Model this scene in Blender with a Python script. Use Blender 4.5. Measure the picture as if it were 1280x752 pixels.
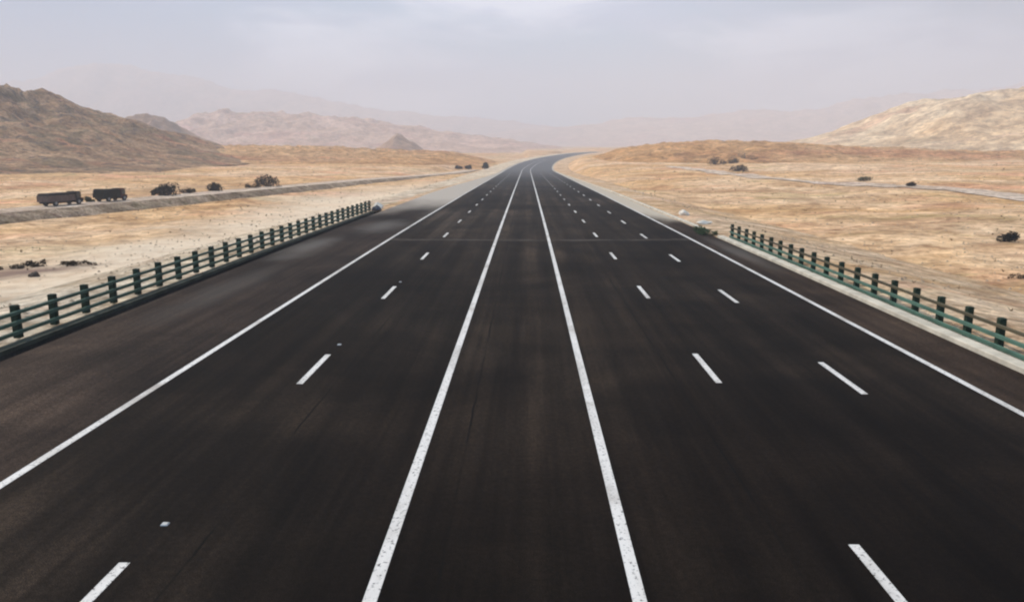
import bpy, bmesh, math, random
from mathutils import Vector, noise, Matrix

# ------------------------------------------------------------------ camera, sky, sun, exposure
S = bpy.context.scene
for o in list(bpy.data.objects): bpy.data.objects.remove(o)
COL = S.collection
R = math.radians
H = 6.07
FPX = 953.0                      # focal length in pixels of the 1280 px wide photograph
PITCH = math.atan((376 - 189.5) / FPX)
YAW = math.atan(18 / FPX)
cam = bpy.data.cameras.new('camera')
cam.sensor_width = 36; cam.lens = FPX / 1280 * 36
cam.clip_start = 0.1; cam.clip_end = 30000
co = bpy.data.objects.new('camera', cam); COL.objects.link(co)
co.location = (0, 0, H); co.rotation_euler = (R(90) - PITCH, 0, YAW)
S.camera = co

SUN_EL, SUN_AZ = R(44), R(-62)   # azimuth measured from +Y towards +X: the sun stands left and a little ahead
w = bpy.data.worlds.new('World'); S.world = w; w.use_nodes = True
nt = w.node_tree; nt.nodes.clear()
def N(t, ty, **kw):
    n = t.nodes.new(ty)
    for k, v in kw.items(): setattr(n, k, v)
    return n
def mixc(t, a, b, f, blend='MIX'):
    m = N(t, 'ShaderNodeMix', data_type='RGBA', blend_type=blend)
    for sock, v in ((m.inputs[0], f), (m.inputs[6], a), (m.inputs[7], b)):
        if isinstance(v, bpy.types.NodeSocket): t.links.new(v, sock)
        elif isinstance(v, (int, float)): sock.default_value = v
        else: sock.default_value = (*v, 1) if len(v) == 3 else v
    return m.outputs[2]
def ramp(t, src, p0, p1, smooth=True):
    m = N(t, 'ShaderNodeMapRange', interpolation_type='SMOOTHSTEP' if smooth else 'LINEAR')
    t.links.new(src, m.inputs[0]); m.inputs[1].default_value = p0; m.inputs[2].default_value = p1
    return m.outputs[0]
def noi(t, vec, scale, detail=6, rough=0.55, dist=0.0, sc3=None, off=(0, 0, 0)):
    mp = N(t, 'ShaderNodeMapping'); t.links.new(vec, mp.inputs[0])
    mp.inputs[3].default_value = sc3 or (1, 1, 1); mp.inputs[1].default_value = off
    n = N(t, 'ShaderNodeTexNoise'); t.links.new(mp.outputs[0], n.inputs['Vector'])
    n.inputs['Scale'].default_value = scale; n.inputs['Detail'].default_value = detail
    n.inputs['Roughness'].default_value = rough; n.inputs['Distortion'].default_value = dist
    return n.outputs[0]
sky = N(nt, 'ShaderNodeTexSky', sky_type='NISHITA'); sky.sun_disc = False
sky.sun_elevation = SUN_EL; sky.sun_rotation = SUN_AZ
sky.air_density = 1.0; sky.dust_density = 2.0; sky.ozone_density = 1.0
tc = N(nt, 'ShaderNodeTexCoord')
sep = N(nt, 'ShaderNodeSeparateXYZ'); nt.links.new(tc.outputs['Generated'], sep.inputs[0])
# thin broken veil of cloud over the blue
c1 = noi(nt, tc.outputs['Generated'], 2.2, 5, 0.5, 0.4, (1, 1, 3.4), (3.1, 0.4, 0.2))
c2 = noi(nt, tc.outputs['Generated'], 5.0, 5, 0.5, 0.5, (1, 1, 4.0), (7.7, 1.3, 2.2))
cov = ramp(nt, c1, 0.43, 0.57)
cl = mixc(nt, (4.6, 6.1, 8.8), (10.2, 11.2, 13.0), ramp(nt, c2, 0.38, 0.62))
blue = mixc(nt, sky.outputs[0], (3.0, 5.7, 8.2), 0.9)
skyc = mixc(nt, blue, cl, cov)
ax = ramp(nt, sep.outputs[0], 0.05, 0.62); bx = ramp(nt, sep.outputs[0], -0.12, -0.60)
skyc = mixc(nt, skyc, mixc(nt, skyc, (0.30, 0.36, 0.44), 1.0, 'MULTIPLY'), ax)     # thicker grey cloud towards the right
skyc = mixc(nt, skyc, mixc(nt, skyc, (0.42, 0.58, 0.74), 1.0, 'MULTIPLY'), bx)     # bluer gap towards the left
bg = N(nt, 'ShaderNodeBackground'); nt.links.new(skyc, bg.inputs[0]); bg.inputs[1].default_value = 0.10
wo = N(nt, 'ShaderNodeOutputWorld'); nt.links.new(bg.outputs[0], wo.inputs[0])

sl = bpy.data.lights.new('sun', 'SUN'); sl.energy = 4.2; sl.angle = R(1.5); sl.color = (1, 0.90, 0.76)
so = bpy.data.objects.new('sun', sl); COL.objects.link(so)
sd = Vector((math.sin(SUN_AZ) * math.cos(SUN_EL), math.cos(SUN_AZ) * math.cos(SUN_EL), math.sin(SUN_EL)))
so.rotation_euler = (-sd).to_track_quat('-Z', 'Y').to_euler(); so.location = sd * 60 + Vector((0, 0, 10))
vs = S.view_settings
vs.view_transform = 'Standard'; vs.look = 'None'; vs.exposure = 0.2; vs.gamma = 1; vs.use_curve_mapping = False
S.render.engine = 'CYCLES'
S.cycles.pixel_filter_type = 'BLACKMAN_HARRIS'; S.cycles.filter_width = 2.2
S.cycles.volume_bounces = 1; S.cycles.max_bounces = 6

# ------------------------------------------------------------------ helpers
def link(name, me, parent=None, label=None, cat=None, group=None, kind=None):
    o = bpy.data.objects.new(name, me); COL.objects.link(o)
    if parent: o.parent = parent
    if label: o['label'] = label
    if cat: o['category'] = cat
    if group: o['group'] = group
    if kind: o['kind'] = kind
    return o
def mesh(name, verts, faces, mat, smooth=False):
    me = bpy.data.meshes.new(name); me.from_pydata(verts, [], faces); me.update()
    me.materials.append(mat)
    if smooth:
        for p in me.polygons: p.use_smooth = True
    return me
def bmm(name, bm, mat, smooth=False):
    me = bpy.data.meshes.new(name)
    bmesh.ops.recalc_face_normals(bm, faces=bm.faces)
    bm.to_mesh(me); bm.free(); me.materials.append(mat)
    if smooth:
        for p in me.polygons: p.use_smooth = True
    return me
def box(bm, x0, x1, y0, y1, z0, z1, bev=0.0, top=1.0):
    r = bmesh.ops.create_cube(bm, size=1)
    cx, cy, cz = (x0 + x1) / 2, (y0 + y1) / 2, (z0 + z1) / 2
    for v in r['verts']:
        k = top if v.co.z > 0 else 1
        v.co = Vector((cx + v.co.x * (x1 - x0) * k, cy + v.co.y * (y1 - y0) * k, cz + v.co.z * (z1 - z0)))
    if bev:
        es = list({e for v in r['verts'] for e in v.link_edges})
        bmesh.ops.bevel(bm, geom=es, offset=bev, segments=2, affect='EDGES', clamp_overlap=True)
def cyl(bm, c, r, h, axis='X', seg=18):
    m = Matrix.Translation(c) @ (Matrix.Rotation(R(90), 4, 'Y') if axis == 'X' else Matrix.Rotation(R(90), 4, 'X') if axis == 'Y' else Matrix())
    bmesh.ops.create_cone(bm, cap_ends=True, segments=seg, radius1=r, radius2=r, depth=h, matrix=m)
def smooth(a, b, x):
    t = min(1, max(0, (x - a) / (b - a))); return t * t * (3 - 2 * t)
def nz(x, y, s, seed=0, oct_=4):
    return noise.fractal(Vector((x * s + seed * 17.3, y * s - seed * 9.1, seed * 3.7)), 1.0, 2.0, oct_)

# ------------------------------------------------------------------ materials
def newmat(name):
    m = bpy.data.materials.new(name); m.use_nodes = True
    t = m.node_tree; b = t.nodes['Principled BSDF']
    g = N(t, 'ShaderNodeNewGeometry')
    return m, t, b, g.outputs['Position']
def bump(t, b, h, strength, dist):
    n = N(t, 'ShaderNodeBump'); n.inputs['Strength'].default_value = strength; n.inputs['Distance'].default_value = dist
    t.links.new(h, n.inputs['Height']); t.links.new(n.outputs[0], b.inputs['Normal'])
def simple(name, c, rough=0.7, var=0.25, scale=3.0, spec=0.3, bmp=0.0):
    m, t, b, P = newmat(name)
    tcn = N(t, 'ShaderNodeTexCoord')
    n = noi(t, tcn.outputs['Object'], scale, 6, 0.6)
    col = mixc(t, tuple(x * (1 - var) for x in c), tuple(min(1, x * (1 + var)) for x in c), ramp(t, n, 0.3, 0.7))
    t.links.new(col, b.inputs['Base Color']); b.inputs['Roughness'].default_value = rough
    b.inputs['Specular IOR Level'].default_value = spec
    if bmp: bump(t, b, n, 0.6, bmp)
    return m

def desert(name, pale, ochre, pink, olive, dark, olive_amt=0.5, dark_amt=0.62, big=0.02, rock=False, patch=False, con=1.0):
    m, t, b, P = newmat(name)
    n1 = noi(t, P, big, 5, 0.55, 0.8, (0.7, 1.3, 1))
    n2 = noi(t, P, big * 1.7, 6, 0.6, 0.6, (0.6, 1.5, 1), (40, 13, 2))
    n3 = noi(t, P, big * 2.6, 7, 0.62, 0.5, (0.8, 1.4, 1), (90, 55, 7))
    n4 = noi(t, P, big * 9, 8, 0.70, 0.4, (0.95, 1.1, 1), (15, 71, 3))
    n5 = noi(t, P, 1.6, 8, 0.7)
    c = mixc(t, pale, ochre, ramp(t, n1, 0.38, 0.60))
    c = mixc(t, c, pink, ramp(t, n2, 0.52, 0.66))
    c = mixc(t, c, olive, ramp(t, n3, olive_amt, olive_amt + 0.16))
    c = mixc(t, c, dark, ramp(t, n4, dark_amt, dark_amt + 0.14))
    c = mixc(t, c, mixc(t, (0.66, 0.64, 0.62), (1.18, 1.17, 1.14), ramp(t, n4, 0.3, 0.7)), 0.8, 'MULTIPLY')
    c = mixc(t, c, mixc(t, (0.7, 0.69, 0.68), (1.15, 1.15, 1.15), ramp(t, n5, 0.3, 0.7)), 0.6, 'MULTIPLY')
    nf = noi(t, P, big * 28, 7, 0.72, 0.3, (0.9, 1.1, 1), (9, 2, 6))
    c = mixc(t, c, mixc(t, (0.60 / con, 0.53 / con, 0.46 / con), (1.22, 1.22, 1.2), ramp(t, nf, 0.36, 0.60)), 0.8, 'MULTIPLY')
    nb = noi(t, P, big * 4.5, 7, 0.68, 0.6, (0.85, 1.1, 1), (29, 21, 16))
    c = mixc(t, c, mixc(t, (0.74 / con, 0.67 / con, 0.60 / con), (1.15, 1.15, 1.14), ramp(t, nb, 0.40, 0.58)), 0.8, 'MULTIPLY')
    spn = noi(t, P, 0.55, 5, 0.75, 0.3, (0.8, 0.8, 1), (19, 2, 1))
    c = mixc(t, c, mixc(t, c, (0.52, 0.43, 0.36), 1.0, 'MULTIPLY'), ramp(t, spn, 0.56, 0.68))
    c = mixc(t, c, mixc(t, c, (1.18, 1.18, 1.16), 1.0, 'MULTIPLY'), ramp(t, spn, 0.46, 0.34))
    if patch:      # pale wind-blown sand lying along the foot of the left fence
        sp = N(t, 'ShaderNodeSeparateXYZ'); t.links.new(P, sp.inputs[0])
        wv = N(t, 'ShaderNodeMath', operation='MULTIPLY_ADD'); t.links.new(n3, wv.inputs[0]); wv.inputs[1].default_value = 26; t.links.new(sp.outputs[0], wv.inputs[2])
        f1 = ramp(t, wv.outputs[0], -36, -16); f2 = ramp(t, sp.outputs[0], 0, -10); f3 = ramp(t, sp.outputs[1], 25, 42); f4 = ramp(t, sp.outputs[1], 240, 120)
        f = f1
        for g in (f2, f3, f4):
            q = N(t, 'ShaderNodeMath', operation='MULTIPLY'); t.links.new(f, q.inputs[0]); t.links.new(g, q.inputs[1]); f = q.outputs[0]
        c = mixc(t, c, mixc(t, (0.70, 0.53, 0.37), (0.80, 0.65, 0.48), ramp(t, nf, 0.35, 0.6)), f)
        for (qx, qy, rx, ry, am, sc) in ((-39, 57, 7, 5.5, 0.85, (0.20, 0.125, 0.10)), (-33, 44, 5, 3.5, 0.5, (0.36, 0.24, 0.14)), (48, 62, 13, 7, 0.6, (0.50, 0.27, 0.16)),
                                         (62, 78, 16, 7, 0.55, (0.42, 0.34, 0.18)), (50, 45, 12, 6, 0.55, (0.40, 0.26, 0.15)), (-75, 150, 40, 25, 0.4, (0.40, 0.26, 0.16))):
            vm = N(t, 'ShaderNodeMapping'); t.links.new(P, vm.inputs[0])
            vm.inputs[3].default_value = (1 / rx, 1 / ry, 0); vm.inputs[1].default_value = (-qx / rx, -qy / ry, 0)
            ln = N(t, 'ShaderNodeVectorMath', operation='LENGTH'); t.links.new(vm.outputs[0], ln.inputs[0])
            aa = N(t, 'ShaderNodeMath', operation='MULTIPLY_ADD'); t.links.new(n4, aa.inputs[0]); aa.inputs[1].default_value = 2.2; t.links.new(ln.outputs[1], aa.inputs[2])
            ff = N(t, 'ShaderNodeMath', operation='MULTIPLY'); t.links.new(ramp(t, aa.outputs[0], 2.2, 1.1), ff.inputs[0]); ff.inputs[1].default_value = am
            c = mixc(t, c, sc, ff.outputs[0])
    t.links.new(c, b.inputs['Base Color']); b.inputs['Roughness'].default_value = 0.95
    b.inputs['Specular IOR Level'].default_value = 0.1
    mx = N(t, 'ShaderNodeMath', operation='ADD'); t.links.new(n4, mx.inputs[0])
    mu = N(t, 'ShaderNodeMath', operation='MULTIPLY'); t.links.new(n5, mu.inputs[0]); mu.inputs[1].default_value = 0.18
    t.links.new(mu.outputs[0], mx.inputs[1])
    bump(t, b, mx.outputs[0], 0.9, 5.0 if rock else 1.2)
    return m
M_ground = desert('desert ground', (0.78, 0.56, 0.37), (0.68, 0.43, 0.22), (0.72, 0.40, 0.24), (0.53, 0.40, 0.20), (0.30, 0.185, 0.11), 0.54, 0.57, patch=True)
M_hillL = desert('dark stony hill', (0.66, 0.43, 0.26), (0.48, 0.29, 0.16), (0.58, 0.28, 0.16), (0.30, 0.215, 0.12), (0.13, 0.095, 0.08), 0.47, 0.49, 0.022, True, con=1.1)
M_hillO = desert('ochre hill', (0.74, 0.46, 0.24), (0.68, 0.38, 0.165), (0.70, 0.35, 0.18), (0.36, 0.26, 0.14), (0.22, 0.15, 0.09), 0.56, 0.62, 0.012, True)
M_hillP = desert('pale sandy hill', (0.84, 0.66, 0.45), (0.80, 0.57, 0.34), (0.80, 0.54, 0.36), (0.52, 0.38, 0.22), (0.42, 0.26, 0.16), 0.58, 0.62, 0.006, True)
M_farp = desert('pinkish far hill', (0.70, 0.48, 0.38), (0.62, 0.42, 0.32), (0.66, 0.40, 0.33), (0.5, 0.36, 0.26), (0.4, 0.27, 0.2), 0.56, 0.6, 0.005, True)
M_far = desert('far hill', (0.50, 0.34, 0.25), (0.44, 0.29, 0.20), (0.50, 0.29, 0.22), (0.28, 0.22, 0.15), (0.2, 0.15, 0.12), 0.55, 0.6, 0.003, True)

def asphalt(name, base, light, blue=None, y_pale=None, pale=None):
    m, t, b, P = newmat(name)
    n1 = noi(t, P, 0.06, 5, 0.5, 0.7, (1.0, 0.45, 1))
    n2 = noi(t, P, 1.8, 6, 0.7, 0.1, (1, 0.03, 1), (3, 9, 0))       # streaks along the lanes
    n3 = noi(t, P, 9.0, 6, 0.7)
    ng = noi(t, P, 55.0, 3, 0.8)
    n4 = noi(t, P, 0.25, 6, 0.6, 0.6, (0.25, 1.3, 1), (30, 4, 0))    # wide cross bands
    c = mixc(t, base, light, ramp(t, n1, 0.36, 0.66))
    c = mixc(t, c, mixc(t, (0.6, 0.6, 0.6), (1.4, 1.38, 1.34), ramp(t, n2, 0.34, 0.66)), 0.8, 'MULTIPLY')
    c = mixc(t, c, mixc(t, (0.85, 0.85, 0.85), (1.18, 1.17, 1.15), ramp(t, n4, 0.35, 0.65)), 0.8, 'MULTIPLY')
    c = mixc(t, c, mixc(t, (0.65, 0.65, 0.65), (1.35, 1.35, 1.35), ramp(t, n3, 0.34, 0.66)), 0.8, 'MULTIPLY')
    c = mixc(t, c, mixc(t, (0.35, 0.35, 0.35), (2.6, 2.5, 2.4), ramp(t, ng, 0.42, 0.68)), 0.9, 'MULTIPLY')
    n5 = noi(t, P, 0.16, 7, 0.62, 1.2, (1, 0.8, 1), (70, 8, 0))
    c = mixc(t, c, mixc(t, (0.72, 0.72, 0.73), (1.45, 1.42, 1.38), ramp(t, n5, 0.36, 0.64)), 0.8, 'MULTIPLY')
    sp = N(t, 'ShaderNodeSeparateXYZ'); t.links.new(P, sp.inputs[0])
    if blue:
        wt = N(t, 'ShaderNodeMath', operation='SINE'); wm = N(t, 'ShaderNodeMath', operation='MULTIPLY_ADD')
        t.links.new(sp.outputs[0], wm.inputs[0]); wm.inputs[1].default_value = 2 * math.pi / 1.82; wm.inputs[2].default_value = 0.6; t.links.new(wm.outputs[0], wt.inputs[0])
        wf = N(t, 'ShaderNodeMath', operation='MULTIPLY'); t.links.new(ramp(t, wt.outputs[0], -0.6, 1), wf.inputs[0]); t.links.new(ramp(t, n1, 0.3, 0.7), wf.inputs[1])
        c = mixc(t, c, mixc(t, c, (1.9, 1.86, 1.8), 1.0, 'MULTIPLY'), wf.outputs[0])
        for jx in (-5.05, -1.2, 4.1, 8.1):      # lengthwise paving joints
            jw = N(t, 'ShaderNodeMath', operation='MULTIPLY_ADD'); t.links.new(noi(t, P, 0.7, 4, 0.6, 0, (0.3, 1, 1), (jx, 0, 0)), jw.inputs[0]); jw.inputs[1].default_value = 0.10; t.links.new(sp.outputs[0], jw.inputs[2])
            jc = N(t, 'ShaderNodeMath', operation='COMPARE'); t.links.new(jw.outputs[0], jc.inputs[0]); jc.inputs[1].default_value = jx; jc.inputs[2].default_value = 0.022
            jm = N(t, 'ShaderNodeMath', operation='MULTIPLY'); t.links.new(jc.outputs[0], jm.inputs[0]); t.links.new(ramp(t, n4, 0.35, 0.6), jm.inputs[1])
            c = mixc(t, c, (0.004, 0.0035, 0.003), jm.outputs[0])
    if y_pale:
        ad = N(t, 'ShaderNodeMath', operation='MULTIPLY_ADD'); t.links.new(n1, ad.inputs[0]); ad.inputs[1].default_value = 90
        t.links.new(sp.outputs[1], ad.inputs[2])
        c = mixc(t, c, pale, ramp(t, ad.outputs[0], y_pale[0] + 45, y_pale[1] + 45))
    if blue:   # the older, dustier surface beyond the joint across the road
        f = ramp(t, sp.outputs[1], 53.0, 54.0)
        c = mixc(t, c, mixc(t, c, (1.45, 1.5, 1.55), 1.0, 'MULTIPLY'), f)
        j = N(t, 'ShaderNodeMath', operation='COMPARE'); jd = N(t, 'ShaderNodeMath', operation='MULTIPLY_ADD'); t.links.new(noi(t, P, 0.12, 6, 0.7), jd.inputs[0]); jd.inputs[1].default_value = 3.2
        t.links.new(sp.outputs[1], jd.inputs[2]); t.links.new(jd.outputs[0], j.inputs[0]); j.inputs[1].default_value = 55.2; j.inputs[2].default_value = 0.45
        jf = N(t, 'ShaderNodeMath', operation='MULTIPLY'); t.links.new(j.outputs[0], jf.inputs[0]); t.links.new(ramp(t, noi(t, P, 0.5, 5, 0.7, 0, None, (5, 5, 5)), 0.3, 0.6), jf.inputs[1])
        c = mixc(t, c, (0.062, 0.050, 0.042), jf.outputs[0])
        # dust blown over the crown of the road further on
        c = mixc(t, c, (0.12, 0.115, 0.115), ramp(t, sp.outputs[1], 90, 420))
    if not blue and y_pale:
        for (qx, qy, rx, ry, am) in ((-14.2, 50, 1.6, 7, 0.55), (-12.2, 64, 2.2, 7, 0.5), (-13.5, 33, 1.2, 8, 0.2), (13.1, 47, 0.8, 9, 0.4)):
            vm = N(t, 'ShaderNodeMapping', vector_type='POINT'); t.links.new(P, vm.inputs[0])
            vm.inputs[3].default_value = (1 / rx, 1 / ry, 0); vm.inputs[1].default_value = (-qx / rx, -qy / ry, 0)
            ln = N(t, 'ShaderNodeVectorMath', operation='LENGTH'); t.links.new(vm.outputs[0], ln.inputs[0])
            aa = N(t, 'ShaderNodeMath', operation='MULTIPLY_ADD'); t.links.new(n5, aa.inputs[0]); aa.inputs[1].default_value = 1.6; t.links.new(ln.outputs[1], aa.inputs[2])
            ff = N(t, 'ShaderNodeMath', operation='MULTIPLY'); t.links.new(ramp(t, aa.outputs[0], 2.0, 0.9), ff.inputs[0]); ff.inputs[1].default_value = am
            c = mixc(t, c, (0.155, 0.14, 0.125), ff.outputs[0])
    t.links.new(c, b.inputs['Base Color'])
    b.inputs['Roughness'].default_value = 0.9; b.inputs['Specular IOR Level'].default_value = 0.06
    bump(t, b, n3, 0.35, 0.01)
    return m
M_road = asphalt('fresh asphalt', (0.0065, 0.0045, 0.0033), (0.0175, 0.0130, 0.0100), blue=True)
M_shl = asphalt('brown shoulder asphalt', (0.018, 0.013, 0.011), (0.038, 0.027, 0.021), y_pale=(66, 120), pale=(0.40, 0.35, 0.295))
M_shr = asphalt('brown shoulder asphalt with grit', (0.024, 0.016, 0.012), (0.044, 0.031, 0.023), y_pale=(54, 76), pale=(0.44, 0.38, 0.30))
M_gut = asphalt('shadow dark channel', (0.008, 0.008, 0.008), (0.018, 0.018, 0.017))  # near-black asphalt, its dark colour stands in for the kerb's shadow line
def paint_mat():
    m, t, b, P = newmat('white road paint')
    n = noi(t, P, 14, 7, 0.7); n2 = noi(t, P, 1.2, 5, 0.6, 0, (1, 0.3, 1))
    c = mixc(t, (0.46, 0.43, 0.39), (0.66, 0.63, 0.59), ramp(t, n2, 0.3, 0.55))
    c = mixc(t, (0.05, 0.045, 0.04), c, ramp(t, n, 0.37, 0.45))
    c = mixc(t, c, (0.33, 0.29, 0.25), ramp(t, noi(t, P, 0.45, 5, 0.6, 0.3), 0.52, 0.75))
    t.links.new(c, b.inputs['Base Color']); b.inputs['Roughness'].default_value = 0.7
    return m
M_paint = paint_mat()
M_verge = desert('pale gravel verge', (0.78, 0.60, 0.43), (0.72, 0.50, 0.30), (0.74, 0.48, 0.33), (0.66, 0.50, 0.31), (0.42, 0.29, 0.18), 0.56, 0.64, 0.05)
M_pale = desert('pale gravel behind fence', (0.78, 0.68, 0.55), (0.74, 0.62, 0.47), (0.74, 0.58, 0.46), (0.62, 0.56, 0.40), (0.5, 0.40, 0.28), 0.58, 0.66, 0.05)
M_track = desert('pale track', (0.74, 0.62, 0.52), (0.68, 0.56, 0.46), (0.66, 0.52, 0.45), (0.56, 0.48, 0.38), (0.46, 0.38, 0.30), 0.6, 0.66, 0.04)
M_bank = desert('grey brown bank', (0.56, 0.44, 0.33), (0.36, 0.28, 0.20), (0.42, 0.31, 0.25), (0.26, 0.22, 0.13), (0.13, 0.10, 0.08), 0.52, 0.54, 0.12)
M_conc = simple('weathered concrete', (0.52, 0.47, 0.38), 0.9, 0.2, 1.2, 0.15, 0.01)
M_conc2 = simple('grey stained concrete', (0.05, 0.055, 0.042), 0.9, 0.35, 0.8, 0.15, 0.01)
M_post = simple('dark green post paint', (0.012, 0.026, 0.014), 0.7, 0.4, 5, 0.2)
M_rail = simple('dark green rail paint', (0.045, 0.085, 0.058), 0.6, 0.3, 0.7, 0.3)
M_rail_t = simple('faded top rail paint', (0.065, 0.055, 0.032), 0.7, 0.4, 0.6, 0.2)
M_rail_g = simple('bright green rail paint', (0.055, 0.115, 0.085), 0.6, 0.3, 0.6, 0.3)
M_rusty = simple('rusty brown end post', (0.10, 0.05, 0.025), 0.8, 0.4, 4, 0.2)
M_rockd = simple('dark rock', (0.055, 0.04, 0.032), 0.9, 0.45, 1.5, 0.2, 0.1)
M_rockb = simple('bluish dark rock', (0.05, 0.06, 0.08), 0.8, 0.35, 2.5, 0.3, 0.05)
M_rockw = simple('pale limestone', (0.72, 0.66, 0.56), 0.9, 0.15, 1.5, 0.15, 0.05)
M_rockm = simple('brown stone', (0.42, 0.31, 0.21), 0.95, 0.3, 1.5, 0.1, 0.05)
M_stem = simple('woody stem', (0.06, 0.045, 0.03), 0.9, 0.3)
def leafmat(name, c):
    m, t, b, P = newmat(name)
    n = noi(t, P, 1.8, 5, 0.6)
    col = mixc(t, tuple(x * 0.55 for x in c), tuple(x * 1.6 for x in c), ramp(t, n, 0.35, 0.65))
    t.links.new(col, b.inputs['Base Color']); b.inputs['Roughness'].default_value = 0.8; b.inputs['Specular IOR Level'].default_value = 0.15
    return m
M_leafd = leafmat('dark scrub leaves', (0.010, 0.009, 0.006))
M_leafb = leafmat('dry brown scrub', (0.032, 0.020, 0.010))
M_leafo = leafmat('olive scrub leaves', (0.07, 0.065, 0.03))
M_dry = leafmat('straw coloured tufts', (0.20, 0.14, 0.075))
M_leafg = leafmat('green weed leaves', (0.045, 0.065, 0.028))

# ------------------------------------------------------------------ alignments
MID = -0.28
def cx(y):
    if y < 330: return MID
    return MID + 64 * ((min(y, 900) - 330) / 570) ** 1.8 + max(0, y - 900) * 0.30
def cz(y):
    z = -0.0085 * (smooth(20, 120, y) * 0.5 * (min(y, 120) - 20) + max(0, y - 120)) if y > 20 else 0
    if y > 300: z += 0.0215 * (min(y, 420) - 300) ** 2 / 240 + 0.0215 * max(0, y - 420)
    return z
FIELD = -2.6
def side_c(y):      # centre line of the side road on the left
    pts = [(-40, -92), (40, -84), (80, -73), (120, -64), (180, -53), (260, -43), (340, -33), (420, -24)]
    for (a, xa), (b, xb) in zip(pts, pts[1:]):
        if y <= b: return xa + (xb - xa) * (max(a, y) - a) / (b - a)
    return pts[-1][1]
SR_TOP = -1.55
def side_z(y): return SR_TOP + (cz(y) - 0.9 - SR_TOP) * smooth(110, 330, y)
def track_c(y):     # centre line of the dirt track on the right
    return 58 + 30 * math.exp(-((y - 105) / 70.0) ** 2) * 0.9 if y > 105 else 85 + (105 - y) * 0.35
def ground_z(x, y):
    u = x - cx(y); a = abs(u)
    far = smooth(150, 700, y)
    field = FIELD + 0.010 * max(0, y - 90) * (0.9 if x > 0 else 0.45)
    field += nz(x, y, 0.018, 1) * 1.1 * smooth(26, 60, a) + nz(x, y, 0.09, 2) * 0.33
    field += nz(x, y, 0.004, 3) * 5 * smooth(200, 700, math.hypot(x, y))
    if x > 0: field += 1.0 * smooth(17, 45, u) + 1.2 * smooth(60, 140, u)
    ds = x - side_c(y)
    if y < 430 and x < 0:
        k = 1 - smooth(6, 16, abs(ds)); tgt = side_z(y) - (1.15 - 0.45 * smooth(120, 300, y)) if ds > 0 else side_z(y) - 0.12
        tgt += nz(x, y, 0.12, 8) * 0.25 * smooth(4, 8, abs(ds))
        if ds < 0: tgt = side_z(y) - 1.5 + 1.42 * smooth(0.5, 3.2, -ds)
        field = field * (1 - k) + tgt * k
    near_z = cz(y) - 0.75
    if y > 950: return field
    return near_z * (1 - smooth(19, 30, a)) + field * smooth(19, 30, a)

# ------------------------------------------------------------------ ground
def ground():
    ys = [-60.0]
    while ys[-1] < 6400: ys.append(ys[-1] + max(0.9, abs(ys[-1]) * 0.016))
    vs_ = [0, 9, 15, 17, 18.5]
    while vs_[-1] < 34: vs_.append(vs_[-1] + 0.9)
    while vs_[-1] < 5200: vs_.append(vs_[-1] + max(0.9, (vs_[-1] - 10) * 0.022))
    us = [-v for v in vs_[:0:-1]] + vs_
    V = []
    for y in ys:
        c = cx(y)
        for u in us: V.append((c + u, y, ground_z(c + u, y)))
    n = len(us)
    F = [(j * n + i, j * n + i + 1, (j + 1) * n + i + 1, (j + 1) * n + i) for j in range(len(ys) - 1) for i in range(n - 1)]
    link('ground', mesh('ground', V, F, M_ground, True), kind='structure')
ground()

def ribbon(name, section, mat, y0, y1, zf=cz, cf=cx, parent=None, closed=False, kind='structure', sm=False, step=None, jit=0.0, **kw):
    """section: list of (u, z) swept along the alignment"""
    ys = []; y = y0
    while y < y1:
        ys.append(y); y += step or max(1.0, y * 0.02)
    ys.append(y1)
    V = []; n = len(section)
    for y in ys:
        for (u, z) in section:
            j = nz(u, y, 0.35, 5) * jit
            e = 9.45 if u < 0 else 12.0
            if cf is cx and e < abs(u) < 17.6:       # the shoulders narrow towards the bend
                u = math.copysign(e + (abs(u) - e) * (1 - 0.72 * smooth(110, 300, y)), u)
            V.append((cf(y) + u + j, y, zf(y) + z + j * 0.4))
    F = [(j * n + i, j * n + (i + 1) % n, (j + 1) * n + (i + 1) % n, (j + 1) * n + i) for j in range(len(ys) - 1) for i in range(n if closed else n - 1)]
    if closed:
        F.append(tuple(range(n))[::-1]); F.append(tuple(len(V) - n + i for i in range(n)))
    me = mesh(name, V, F, mat, sm)
    return link(name, me, parent=parent, kind=kind, **kw)

ROAD_END = 1000
road = ribbon('road', [(-9.45, 0), (0, 0.0), (12.0, 0)], M_road, -40, ROAD_END)
ribbon('shoulder_left', [(-15.25, -0.02), (-9.45, 0.0)], M_shl, -40, ROAD_END)
ribbon('shoulder_right', [(12.0, 0), (14.15, -0.01)], M_shr, -40, ROAD_END)
ribbon('shadow_channel', [(-16.12, -0.2), (-16.0, -0.38), (-15.42, -0.38), (-15.25, -0.02)], M_gut, -40, 82.5)  # channel added, dipped and dark, to make the shadow line along the kerb
ribbon('gravel_edge', [(-16.95, -0.09), (-15.25, -0.02)], M_verge, 82.55, ROAD_END)
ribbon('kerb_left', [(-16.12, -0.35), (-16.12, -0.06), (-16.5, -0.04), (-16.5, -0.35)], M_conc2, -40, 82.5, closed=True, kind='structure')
ribbon('kerb_right', [(14.15, -0.1), (14.15, 0.13), (14.18, 0.15), (14.6, 0.15), (14.63, -0.1)], M_conc, -40, 55.5, closed=True)
ribbon('kerb_far', [(14.25, -0.1), (14.25, 0.11), (14.28, 0.13), (14.6, 0.13), (14.63, -0.1)], M_conc, 60, 330, closed=True)
ribbon('verge_left', [(-30, -2.4), (-25, -1.55), (-21.5, -0.35), (-19.5, -0.14), (-16.5, -0.08)], M_pale, -40, ROAD_END, jit=0.12)
ribbon('verge_right', [(14.15, -0.02), (17.5, -0.04), (19.5, -0.3), (23, -1.0), (30, -2.2)], M_verge, -40, ROAD_END, jit=0.12)

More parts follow.
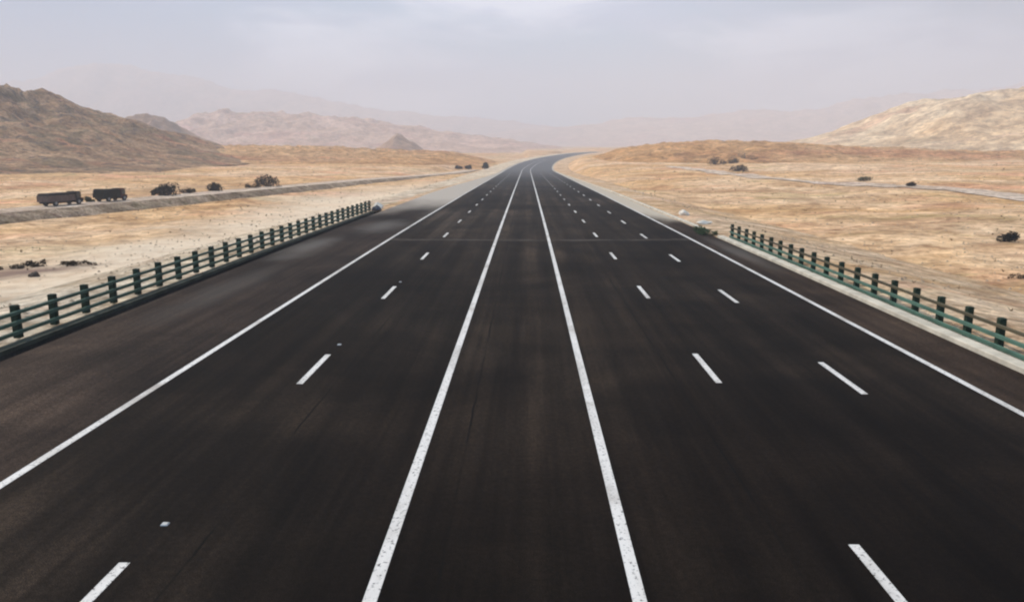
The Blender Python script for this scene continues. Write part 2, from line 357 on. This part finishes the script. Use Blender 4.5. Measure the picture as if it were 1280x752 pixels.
# painted lines: parts of the road
LZ = 0.006
def line(name, u, wd, y0, y1):
    ribbon(name, [(u - wd / 2, LZ), (u + wd / 2, LZ)], M_paint, y0, y1, parent=road, kind=None)
line('centre_line', -1.86, 0.20, -30, 600)
line('centre_line', 1.86, 0.20, -30, 600)
line('edge_line', -9.45, 0.19, -30, 500)
line('edge_line', 12.0, 0.19, -30, 500)
for u, off in ((-5.75, 22.4), (5.45, 22.7), (8.93, 21.8)):
    for k in range(-1, 23):
        y1 = off + 12 * k + (0.45 if k < 0 and u > 0 else 0)
        line('lane_dash', u, 0.17, y1 - 3.0, y1)

# side road on its bank, dirt track
ribbon('side_road', [(-3.6, 0.0), (3.4, 0.0)], M_track, -40, 420, zf=side_z, cf=side_c, step=3)
ribbon('side_road_bank', [(-7, -2.4), (-4.0, -0.03), (-3.6, 0.0)], M_bank, -40, 420, zf=side_z, cf=side_c, step=2, jit=0.1)
ribbon('side_road_bank', [(3.4, 0.0), (3.7, 0.02), (3.9, -0.1), (4.8, -0.55), (6.0, -1.3)], M_bank, -40, 420, zf=side_z, cf=side_c, step=2, jit=0.25)
def track():
    V = []; ys = [40 + i * 1.5 for i in range(180)]
    us = [-3.4 + i * 0.85 for i in range(9)]
    for y in ys:
        for u in us:
            x = track_c(y) + u * (1 + abs(track_c(y + 1) - track_c(y)) * 0.9)
            V.append((x, y, ground_z(x, y) + 0.13))
    n = len(us)
    F = [(j * n + i, j * n + i + 1, (j + 1) * n + i + 1, (j + 1) * n + i) for j in range(len(ys) - 1) for i in range(n - 1)]
    link('dirt_track', mesh('dirt_track', V, F, M_track, True), kind='structure')
track()

# ------------------------------------------------------------------ hills, built at their own distance and size
COSP = math.cos(PITCH)
def wx(px, D): return (px - 658) / FPX * D * COSP
def wz(py, D): return H + (189.5 - py) / (FPX * (1 + math.tan(PITCH) ** 2)) * D
def hill(name, pts, D, wf, wb, mat, rough=0.16, seed=1, nx=170, ny=90, slant=0.0, ns=1.0, jag=1.0):
    P = [(wx(px, D), wz(py, D)) for px, py in pts]
    def ridge(x):
        if x <= P[0][0]: return P[0][1]
        for (a, za), (b, zb) in zip(P, P[1:]):
            if x <= b:
                t = (x - a) / (b - a); t = t * t * (3 - 2 * t) * 0.5 + t * 0.5
                return za + (zb - za) * t
        return P[-1][1]
    x0, x1 = P[0][0], P[-1][0]
    V = []
    hm = max(p[1] for p in P)
    base = FIELD - 1.0
    for j in range(ny):
        s = -1 + 2 * j / (ny - 1)
        y = D + (s * wf if s < 0 else s * wb)
        for i in range(nx):
            x = x0 + (x1 - x0) * i / (nx - 1)
            xr = x
            r = ridge(x) - base
            pr = (0.5 + 0.5 * math.cos(math.pi * s))
            pr = pr * (0.85 + 0.15 * pr) if s > 0 else (pr ** 0.9)
            sc = ns / (hm - base)
            q = noise.ridged_multi_fractal(Vector((x * sc * 0.9 + slant * y * sc, y * sc * 0.7, seed * 5.1)), 0.9, 2.1, 6, 1.0, 2.0) - 1.0
            f = nz(x, y, sc * 1.2, seed, 5) + 0.45 * nz(x, y, sc * 6, seed + 1, 4)
            z = base + r * pr * (1 + rough * jag * (q * 0.55 + f * 0.6) * (1.0 if s < 0.05 else 0.6)) + r * rough * 0.5 * f * (1 - pr) * pr
            V.append((x, y + slant * 0, z))
    F = [(j * nx + i, j * nx + i + 1, (j + 1) * nx + i + 1, (j + 1) * nx + i) for j in range(ny - 1) for i in range(nx - 1)]
    link(name, mesh(name, V, F, mat, True), kind='structure')
hill('hill_left', [(-620, 150), (-400, 120), (-200, 132), (-80, 126), (0, 124), (42, 120), (70, 130), (115, 147), (165, 162), (215, 178), (262, 192), (330, 203)], 430, 240, 300, M_hillL, 0.22, 3, 280, 170, 0.3, 1.3)
hill('hill_left_back', [(60, 175), (110, 160), (150, 152), (185, 150), (206, 153), (235, 170), (275, 190)], 900, 160, 200, M_far, 0.2, 5)
hill('hill_middle', [(170, 190), (225, 166), (250, 151), (285, 143), (340, 144), (400, 147), (450, 151), (500, 157), (560, 166), (620, 174), (700, 184)], 1800, 560, 400, M_farp, 0.17, 7, 220, 110, 0.2, 1.2)
hill('hill_low_left', [(150, 200), (215, 188), (300, 183), (400, 184), (470, 187), (560, 190), (600, 197), (640, 209)], 520, 170, 150, M_hillO, 0.16, 17, 200, 90, 0.1, 1.3)
hill('cone_hill', [(462, 190), (478, 181), (497, 167), (512, 177), (535, 190)], 1000, 90, 100, M_far, 0.12, 9, 60, 50)
hill('hill_right_low', [(724, 206), (745, 195), (775, 186), (820, 180), (880, 177), (960, 179), (1060, 184), (1200, 189), (1400, 190), (1700, 185)], 450, 130, 110, M_hillO, 0.13, 11, 260, 100, 0.1, 1.6)
hill('hill_right', [(960, 185), (1020, 172), (1062, 162), (1100, 142), (1150, 125), (1205, 117), (1270, 114), (1400, 122), (1600, 118), (1900, 150)], 820, 330, 350, M_hillP, 0.13, 13, 240, 130, -0.8, 0.9)
hill('far_hills', [(540, 185), (600, 170), (660, 163), (740, 156), (800, 150), (870, 148), (950, 143), (1040, 134), (1130, 122), (1300, 110), (1600, 130)], 4000, 900, 500, M_farp, 0.14, 15, 200, 90, 0.2, 1.6)
hill('far_mountains', [(-200, 120), (-60, 108), (40, 104), (90, 90), (150, 82), (215, 88), (260, 104), (330, 118), (400, 122), (500, 138), (600, 150), (700, 160)], 4700, 700, 500, M_farp, 0.14, 19, 200, 80, 0.1, 1.5)

# ------------------------------------------------------------------ roadside rail fences
def make_post(name, parent, wdt, h, mat):
    bm = bmesh.new()
    box(bm, -wdt / 2, wdt / 2, -0.11, 0.11, 0, h - 0.06, 0.015)
    box(bm, -wdt / 2 - 0.02, wdt / 2 + 0.02, -0.13, 0.13, h - 0.055, h, 0.015, 0.75)
    return link(name, bmm(name, bm, mat), parent)
def fence(u, y0, y1, sp, zb, label, rails, phase, endmat=None, inner=1):
    root = link('rail_fence', None, label=label, cat='fence'); root.location = (cx(y0) + u, y1, 0)
    first = None; rnd = random.Random(4)
    n = int((y1 - y0) / sp)
    for k in range(n + 1):
        y = y1 - k * sp
        if first is None:
            p = make_post('post', root, 0.235 if inner > 0 else 0.20, 1.12, endmat or M_post); first = p
            if endmat: first = None; endmat = None
        else:
            p = first.copy(); COL.objects.link(p); p.parent = root
        p.location = (0, y - y1, cz(y) + zb)
        p.rotation_euler = (rnd.uniform(-.015, .015), rnd.uniform(-.012, .012), rnd.uniform(-.04, .04))
    for z, hh, m in rails:
        s = 0.035 * inner
        sec = [(s * 0 + 0.145 * inner, z), (s * 0 + 0.205 * inner, z + hh * 0.15), (0.205 * inner, z + hh * 0.85), (0.145 * inner, z + hh)]
        o = ribbon('rail', [(a, b + zb) for a, b in sec], m, y0, y1, zf=cz, cf=lambda y: 0, closed=True, kind=None, step=4, parent=root)
        for v in o.data.vertices: v.co.y -= y1
    return root
fl = fence(-16.7, 14.0, 82.5, 2.0, -0.04,
      'long dark green post and rail fence along the left shoulder, ending in a brown post',
      [(0.82, 0.14, M_rail), (0.49, 0.15, M_rail), (0.16, 0.15, M_rail)], 0, M_rusty, 1)
fr = fence(15.05, 14.0, 54.9, 1.75, -0.10,
      'shorter green post and rail fence behind the pale kerb on the right of the road',
      [(0.83, 0.12, M_rail_t), (0.49, 0.15, M_rail_g), (0.15, 0.16, M_rail_g)], 0, None, -1)

# ------------------------------------------------------------------ road studs
def make_stud():
    bm = bmesh.new(); box(bm, -0.065, 0.065, -0.06, 0.06, 0, 0.026, 0.006, 0.7)
    root = link('road_stud', bmm('road_stud', bm, simple('stud casing', (0.5, 0.48, 0.45), 0.5, 0.15)), None)
    bm = bmesh.new()
    box(bm, -0.04, 0.04, -0.062, -0.05, 0.006, 0.024, 0.002)
    link('reflector', bmm('reflector', bm, simple('reflector glass', (0.8, 0.78, 0.74), 0.2, 0.05, 3, 0.6)), root)
    return root
stud = make_stud()
for i, (y, lab) in enumerate(((11.6, 'pale road stud just past the nearest left lane dash'),
                              (23.6, 'pale road stud just past the second left lane dash'),
                              (35.6, 'pale road stud just past the third left lane dash'))):
    s = stud
    if i:
        s = stud.copy(); COL.objects.link(s)
        for ch in stud.children:
            c = ch.copy(); COL.objects.link(c); c.parent = s
    s.location = (cx(y) - 5.7, y, cz(y) + 0.002)
    s['label'] = lab; s['category'] = 'road stud'; s['group'] = 'road studs in the left lane line'

# ------------------------------------------------------------------ shrubs and rocks
def shrub(name, x, y, w_, d_, h_, mat, label, cat='shrub', group=None, n=520, seed=1, shape=None, zoff=0.0, leaf=0.11, z=None):
    rnd = random.Random(seed)
    z = (ground_z(x, y) if z is None else z) + zoff
    root = link(name, None, label=label, cat=cat, group=group); root.location = (x, y, z)
    V = []; F = []
    clumps = []
    for k in range(9):
        cxx = rnd.uniform(-0.42, 0.42); hh = (shape(cxx + 0.5) if shape else (1 - (abs(cxx) * 1.6) ** 2 * 0.5))
        clumps.append((cxx * w_, rnd.uniform(-0.3, 0.3) * d_, rnd.uniform(0.25, 0.7) * hh * h_, rnd.uniform(0.16, 0.28) * hh * min(w_, h_ * 2)))
    for k in range(n):
        c = rnd.choice(clumps)
        v = Vector((rnd.gauss(0, 1), rnd.gauss(0, 1), rnd.gauss(0, 1))).normalized() * c[3] * rnd.uniform(0.55, 1.15)
        p = Vector((c[0] + v.x * 1.3, c[1] + v.y, max(0.02, c[2] + v.z * 0.9)))
        a = Vector((rnd.gauss(0, 1), rnd.gauss(0, 1), rnd.gauss(0, 1))).normalized(); b = a.orthogonal().normalized()
        s = leaf * rnd.uniform(0.7, 1.5) * (h_ ** 0.5)
        i = len(V)
        V += [p - a * s, p - b * s * .6, p + a * s, p + b * s * .6]; F.append((i, i + 1, i + 2, i + 3))
    link('foliage', mesh('foliage', V, F, mat), root)
    bm = bmesh.new()
    for c in clumps:
        e = Vector(c[:3]); s0 = Vector((0, 0, -0.1)); dv = e - s0
        mt = Matrix.Translation((s0 + e) / 2) @ dv.to_track_quat('Z', 'Y').to_matrix().to_4x4()
        if dv.length < 0.15: continue
        bmesh.ops.create_cone(bm, cap_ends=True, segments=6, radius1=0.05 * h_, radius2=0.02 * h_, depth=dv.length, matrix=mt)
    link('stems', bmm('stems', bm, M_stem), root)
    return root
def rock(name, x, y, sx, sy, sz, mat, label, seed=1, z=None, group=None, cat='rock'):
    bm = bmesh.new(); bmesh.ops.create_icosphere(bm, subdivisions=3, radius=1)
    for v in bm.verts:
        d = 1 + 0.35 * noise.fractal(v.co * 1.1 + Vector((seed * 7, 0, 0)), 1, 2, 4)
        v.co = Vector((v.co.x * sx * d, v.co.y * sy * d, max(-0.25, v.co.z * d) * sz))
    o = link(name, bmm(name, bm, mat), label=label, cat=cat, group=group)
    o.location = (x, y, (ground_z(x, y) if z is None else z) + 0.1 * sz)
    return o

def gpx(px, py, z0=None):
    """ground point seen at a pixel of the photograph (for measuring where a thing stands)"""
    d = 120.0
    for _ in range(60):
        y = d; x = (px - 658) / FPX * (y * COSP + (H) * math.sin(PITCH))
        z = ground_z(x, y) if z0 is None else z0(x, y)
        t = math.tan(PITCH); a = (py - 189.5) / FPX
        # a = T(1+t^2)/(1+T t), T=(H-z)/d
        T = a / ((1 + t * t) - a * t)
        d = 0.5 * d + 0.5 * max(8, min(900, (H - z) / max(T, 1e-4)))
    return x, y
sr = lambda x, y: side_z(y)
def on_side(px, py, behind=0.0):
    """where a thing stands on the side road, at the photograph's column px"""
    y = 60.0
    while y < 400:
        x = side_c(y) - behind
        if x / (y * COSP + H * math.sin(PITCH)) * FPX + 658 >= px: break
        y += 0.5
    return side_c(y) - behind, y
BG = 'dark bushes along the side road'
def sbush(px, w_, h_, mat, label, seed, shape=None, n=520):
    x, y = on_side(px, 0, 3.0)
    return shrub('bush', x, y, w_, 1.6, h_, mat, label, 'bush', BG, n, seed, shape, z=side_z(y) - 0.1)
sbush(103, 1.4, 1.0, M_leafo, 'small olive bush between the dark lorry and the green-loaded pickup on the side road', 21)
sbush(197, 4.4, 2.3, M_leafd, 'black wedge-shaped bush on the side road, tallest at its right end', 22, lambda t: 0.35 + 0.75 * t, 900)
sbush(230, 2.4, 1.2, M_leafd, 'low dark bush just right of the wedge-shaped bush', 23)
sbush(263, 3.0, 1.7, M_leafd, 'round dark bush in the middle of the row on the side road', 24, None, 700)
sbush(312, 3.2, 1.0, M_leafb, 'small brown bush touching the left side of the broad domed bush', 26)
sbush(331, 5.2, 2.2, M_leafb, 'broad dark brown domed bush, rightmost of the row on the side road', 25, lambda t: 0.4 + 1.0 * math.sin(math.pi * t), 900)
for px, y, w_, h_, lab, sd_ in ((573, 392, 3.0, 2.2, 'faint olive bush far away, leftmost of three beside the highway', 31),
                               (585, 386, 2.8, 2.6, 'faint round bush far away, middle one of three beside the highway', 32),
                               (606, 380, 3.0, 4.2, 'tall dark bush far away, nearest the highway edge', 33)):
    x = wx(px, y)
    shrub('bush', x, y, w_, 2.0, h_, M_leafd, lab, 'bush', 'far bushes left of the highway', 700, sd_, leaf=0.16, z=max(ground_z(x, y), cz(y) - 0.6))
x, y = gpx(1256, 301)
shrub('bush', x, y, 1.5, 1.0, 1.15, M_leafd, 'small black bush alone on the right plain near the picture edge', 'bush', None, 700, 41, leaf=0.09)
x, y = gpx(1272, 346)
shrub('bush', x, y, 1.8, 0.7, 0.35, M_leafb, 'flat dark brown scrub at the right picture edge beyond the fence', 'bush', None, 420, 42, leaf=0.08)
for px, py, w_, h_, m_, lab, sd_ in ((893, 206, 8, 3.0, M_leafb, 'brown bush on the slope, left one of the cluster below the ochre hill', 51),
                               (909, 204, 8, 3.4, M_leafb, 'brown bush on the slope, middle of the cluster below the ochre hill', 52),
                               (917, 214, 8, 2.6, M_leafd, 'dark bush lowest in the cluster below the ochre hill', 53),
                               (928, 203, 11, 4.4, M_leafo, 'olive bush, highest and palest of the cluster below the ochre hill', 54),
                               (1078, 226, 3.0, 1.2, M_leafo, 'small olive bush beside the dirt track on the right', 55),
                               (1134, 233, 1.4, 1.2, M_leafb, 'small dark bush beside the dirt track, right of the olive one', 56)):
    x, y = gpx(px, py)
    shrub('bush', x, y, w_, 2.4, h_, m_, lab, 'bush', 'bushes on the right plain', 500, sd_, leaf=0.13)
for k, (px, py, w_) in enumerate(((876, 296, 1.1), (890, 298, 1.3), (905, 302, 1.5))):
    u = 14.0; y = 60.5 - k * 1.7
    shrub('weed', cx(y) + 14.0 - 0.1 * k, y, w_, 0.8, 0.42, M_leafg,
          ['low green weed by the right kerb, farthest of three before the fence end', 'low green weed by the right kerb, middle of three before the fence end',
           'low green weed by the right kerb, nearest to the end of the green fence'][k], 'weed', 'weeds at the kerb gap', 300, 60 + k, z=cz(y) + 0.0, leaf=0.09)
rock('boulder', cx(77) + 16.1, 77, 0.5, 0.5, 0.42, M_rockw, 'white boulder on the right verge, farther of two past the fence end', 3, cz(77), 'white boulders on the right verge')
rock('boulder', cx(67) + 15.8, 67, 0.65, 0.4, 0.25, M_rockw, 'flat white boulder on the right verge, nearer of two past the fence end', 4, cz(67), 'white boulders on the right verge')
rock('boulder', cx(87) - 16.6, 87, 0.55, 0.5, 0.55, M_rockw, 'pale boulder just past the end of the left fence', 5, cz(87))
rock('stone_block', cx(84.6) - 16.1, 83.3, 0.55, 0.5, 0.45, M_rockb, 'dark bluish stone at the foot of the left fence end post', 6, cz(84))
x, y = gpx(30, 347)
rock('boulder', x, y, 0.4, 0.3, 0.3, M_rockd, 'small dark boulder in the hollow behind the left fence', 7)
x, y = gpx(35, 338)
for k, (dx, dy, s) in enumerate(((-2.4, 1.5, 1.0), (-0.4, 2.2, 1.3), (1.4, 1.8, 1.0))):
    shrub('bush', x + dx * 1.5, y + dy, 3.6 * s, 1.6, 0.42 * s, M_leafb,
          ['low dark brown scrub behind the left fence, left end of its patch', 'low dark brown scrub behind the left fence, middle and largest of its patch',
           'low dark brown scrub behind the left fence, right end of its patch'][k], 'bush', 'low scrub behind the left fence', 500, 70 + k, leaf=0.09)

# uncountable stones and dry tufts
def scatter_stones(name, mat, n, seed, smin, smax, kind):
    rnd = random.Random(seed); V = []; F = []
    done = 0
    while done < n:
        d = 22 * (16 ** rnd.random()); x = rnd.uniform(-1, 1) * (d * 0.85 + 20)
        u = abs(x - cx(d))
        if u < 18.5: continue
        if abs(x - side_c(d)) < 8: continue
        if noise.noise(Vector((x * 0.05, d * 0.05, seed))) < -0.05 and rnd.random() < 0.8: continue
        done += 1
        z = ground_z(x, d) if u > 30 else max(ground_z(x, d), cz(d) - (0.02 if u < 19.5 else 0.3 + (u - 19.5) * 0.2))
        s = rnd.uniform(smin, smax) * (1 + d / 120)
        i = len(V)
        if kind == 'stone':
            a = rnd.uniform(0, 6.3)
            for q in range(5):
                V.append((x + math.cos(a + q * 1.257) * s * rnd.uniform(.7, 1.3), d + math.sin(a + q * 1.257) * s * rnd.uniform(.7, 1.2), z - s * .2))
            V.append((x + rnd.uniform(-.3, .3) * s, d, z + s * rnd.uniform(.5, .9)))
            for q in range(5): F.append((i + q, i + (q + 1) % 5, i + 5))
        else:
            for q in range(7):
                a = rnd.uniform(0, 6.3); l = s * rnd.uniform(.6, 1.3); i = len(V)
                c, sn = math.cos(a), math.sin(a)
                V += [(x - sn * l * .25, d + c * l * .25, z), (x + sn * l * .25, d - c * l * .25, z), (x + c * l, d + sn * l, z + l * rnd.uniform(.5, 1.1))]
                F.append((i, i + 1, i + 2))
    link(name, mesh(name, V, F, mat), kind='stuff')
    o = bpy.data.objects[name]; o['label'] = 'loose brown stones scattered over the plain' if kind == 'stone' else 'dry tufts scattered over the plain'
    o['category'] = 'stones' if kind == 'stone' else 'scrub'
scatter_stones('loose_stones', M_rockm, 5000, 3, 0.03, 0.11, 'stone')
scatter_stones('dry_scrub', M_dry, 1500, 5, 0.06, 0.14, 'tuft')

# ------------------------------------------------------------------ vehicles on the side road
M_tyre = simple('tyre rubber', (0.015, 0.015, 0.015), 0.9, 0.2)
M_rim = simple('steel rim', (0.25, 0.24, 0.23), 0.5, 0.2)
M_glass = simple('dark cab glass', (0.02, 0.025, 0.03), 0.15, 0.1, 2, 0.6)
M_brown = simple('dark brown tarpaulin', (0.012, 0.007, 0.005), 0.9, 0.3)
M_side = simple('dusty grey brown side board', (0.12, 0.08, 0.065), 0.85, 0.3)
M_red = simple('dull dark red paint', (0.07, 0.012, 0.010), 0.5, 0.2)
M_load = simple('dark green load cover', (0.009, 0.010, 0.005), 0.9, 0.4)
M_lamp = simple('head lamp lens', (0.6, 0.58, 0.5), 0.2, 0.1)
def wheel(root, x, side, r, wd):
    bm = bmesh.new(); cyl(bm, (0, 0, 0), r, wd, 'Y', 24)
    t = link('wheel', bmm('wheel', bm, M_tyre), root); t.location = (x, side, r)
    bm = bmesh.new(); cyl(bm, (0, 0, 0), r * 0.55, wd + 0.03, 'Y', 18)
    link('rim', bmm('rim', bm, M_rim), t)
def truck(x, y, yaw, L, hb, cabmat, bodymat, topmat, label, cat, cabL=1.5, cabH=1.9, W=2.0, r=0.42, axles=(0.85, -0.7), open_=False):
    """built along +X, cab at the +X end"""
    root = link('truck' if cat == 'truck' else 'pickup_truck', None, label=label, cat=cat)
    root.location = (x, y, side_z(y)); root.rotation_euler = (0, 0, yaw)
    bm = bmesh.new(); box(bm, -L / 2, L / 2 - 0.1, -W * .35, W * .35, r * 0.9, r * 0.9 + 0.22, 0.03)
    link('chassis', bmm('chassis', bm, M_tyre), root)
    z0 = r * 0.9 + 0.225
    bm = bmesh.new(); box(bm, L / 2 - cabL, L / 2, -W * .47, W * .47, r * 0.75, z0 + 0.35, 0.06)
    box(bm, L / 2 - cabL, L / 2 - 0.22, -W * .45, W * .45, z0 + 0.352, cabH, 0.12, 0.93)
    cab = link('cab', bmm('cab', bm, cabmat), root)
    for s in (-1, 1):
        bm = bmesh.new(); box(bm, L / 2 - cabL + 0.3, L / 2 - 0.42, s * W * .452 - .01, s * W * .452 + .01, z0 + 0.42, cabH - 0.22, 0.004)
        link('side_window', bmm('side_window', bm, M_glass), cab)
        bm = bmesh.new(); cyl(bm, (L / 2 + 0.01, s * W * .36, z0 + 0.1), 0.1, 0.04, 'X')
        link('headlight', bmm('headlight', bm, M_lamp), root)
    bm = bmesh.new(); box(bm, L / 2 - 0.235, L / 2 - 0.2, -W * .38, W * .38, z0 + 0.42, cabH - 0.16, 0.01)
    link('windscreen', bmm('windscreen', bm, M_glass), cab)
    bx1 = L / 2 - cabL - 0.08
    bm = bmesh.new(); box(bm, -L / 2, bx1, -W / 2, W / 2, z0, hb, 0.03)
    for k in range(5):
        xx = -L / 2 + 0.05 + (bx1 + L / 2 - 0.1) * k / 4
        for s in (-1, 1): box(bm, xx - .04, xx + .04, s * (W / 2 + .022) - .02, s * (W / 2 + .022) + .02, z0, hb - 0.02)
    link('cargo_bed', bmm('cargo_bed', bm, bodymat), root)
    if topmat:
        bm = bmesh.new(); box(bm, -L / 2 - .03, bx1 + .03, -W / 2 - .05, W / 2 + .05, hb + 0.003, hb + (0.3 if not open_ else 0.55), 0.1, 0.92)
        if open_:
            for v in bm.verts: v.co.z += 0.12 * noise.noise(v.co * 1.5)
        link('load_cover', bmm('load_cover', bm, topmat), root)
    for a in axles:
        for s in (-1, 1): wheel(root, a * L / 2 * 0.85, s * (W / 2 - 0.15), r, 0.26)
    return root
def yawat(y):
    return math.atan2(6, side_c(y + 3) - side_c(y - 3))
x, y = on_side(68, 0, 1.2); truck(x, y, yawat(y), 6.4, 1.5, M_brown, M_side, M_brown, 'long dark lorry with a grey brown side board on the side road, leftmost vehicle', 'truck')
x, y = on_side(132, 0, 1.2); truck(x, y, yawat(y), 5.2, 1.35, M_red, M_load, M_load, 'pickup with a dark green load and dark red cab on the side road', 'pickup', cabL=1.5, cabH=1.95, open_=True)

# ------------------------------------------------------------------ haze
hm = bpy.data.materials.new('haze'); hm.use_nodes = True
t = hm.node_tree; t.nodes.clear()
pv = N(t, 'ShaderNodeVolumePrincipled'); pv.inputs['Color'].default_value = (0.91, 0.905, 0.955, 1)
pv.inputs['Density'].default_value = 0.00050; pv.inputs['Anisotropy'].default_value = 0.0
om = N(t, 'ShaderNodeOutputMaterial'); t.links.new(pv.outputs[0], om.inputs['Volume'])
bm = bmesh.new(); box(bm, -5600, 5600, -120, 6600, -60, 560)
link('haze', bmm('haze', bm, hm), kind='stuff', label='pale dusty air over the whole plain', cat='haze')
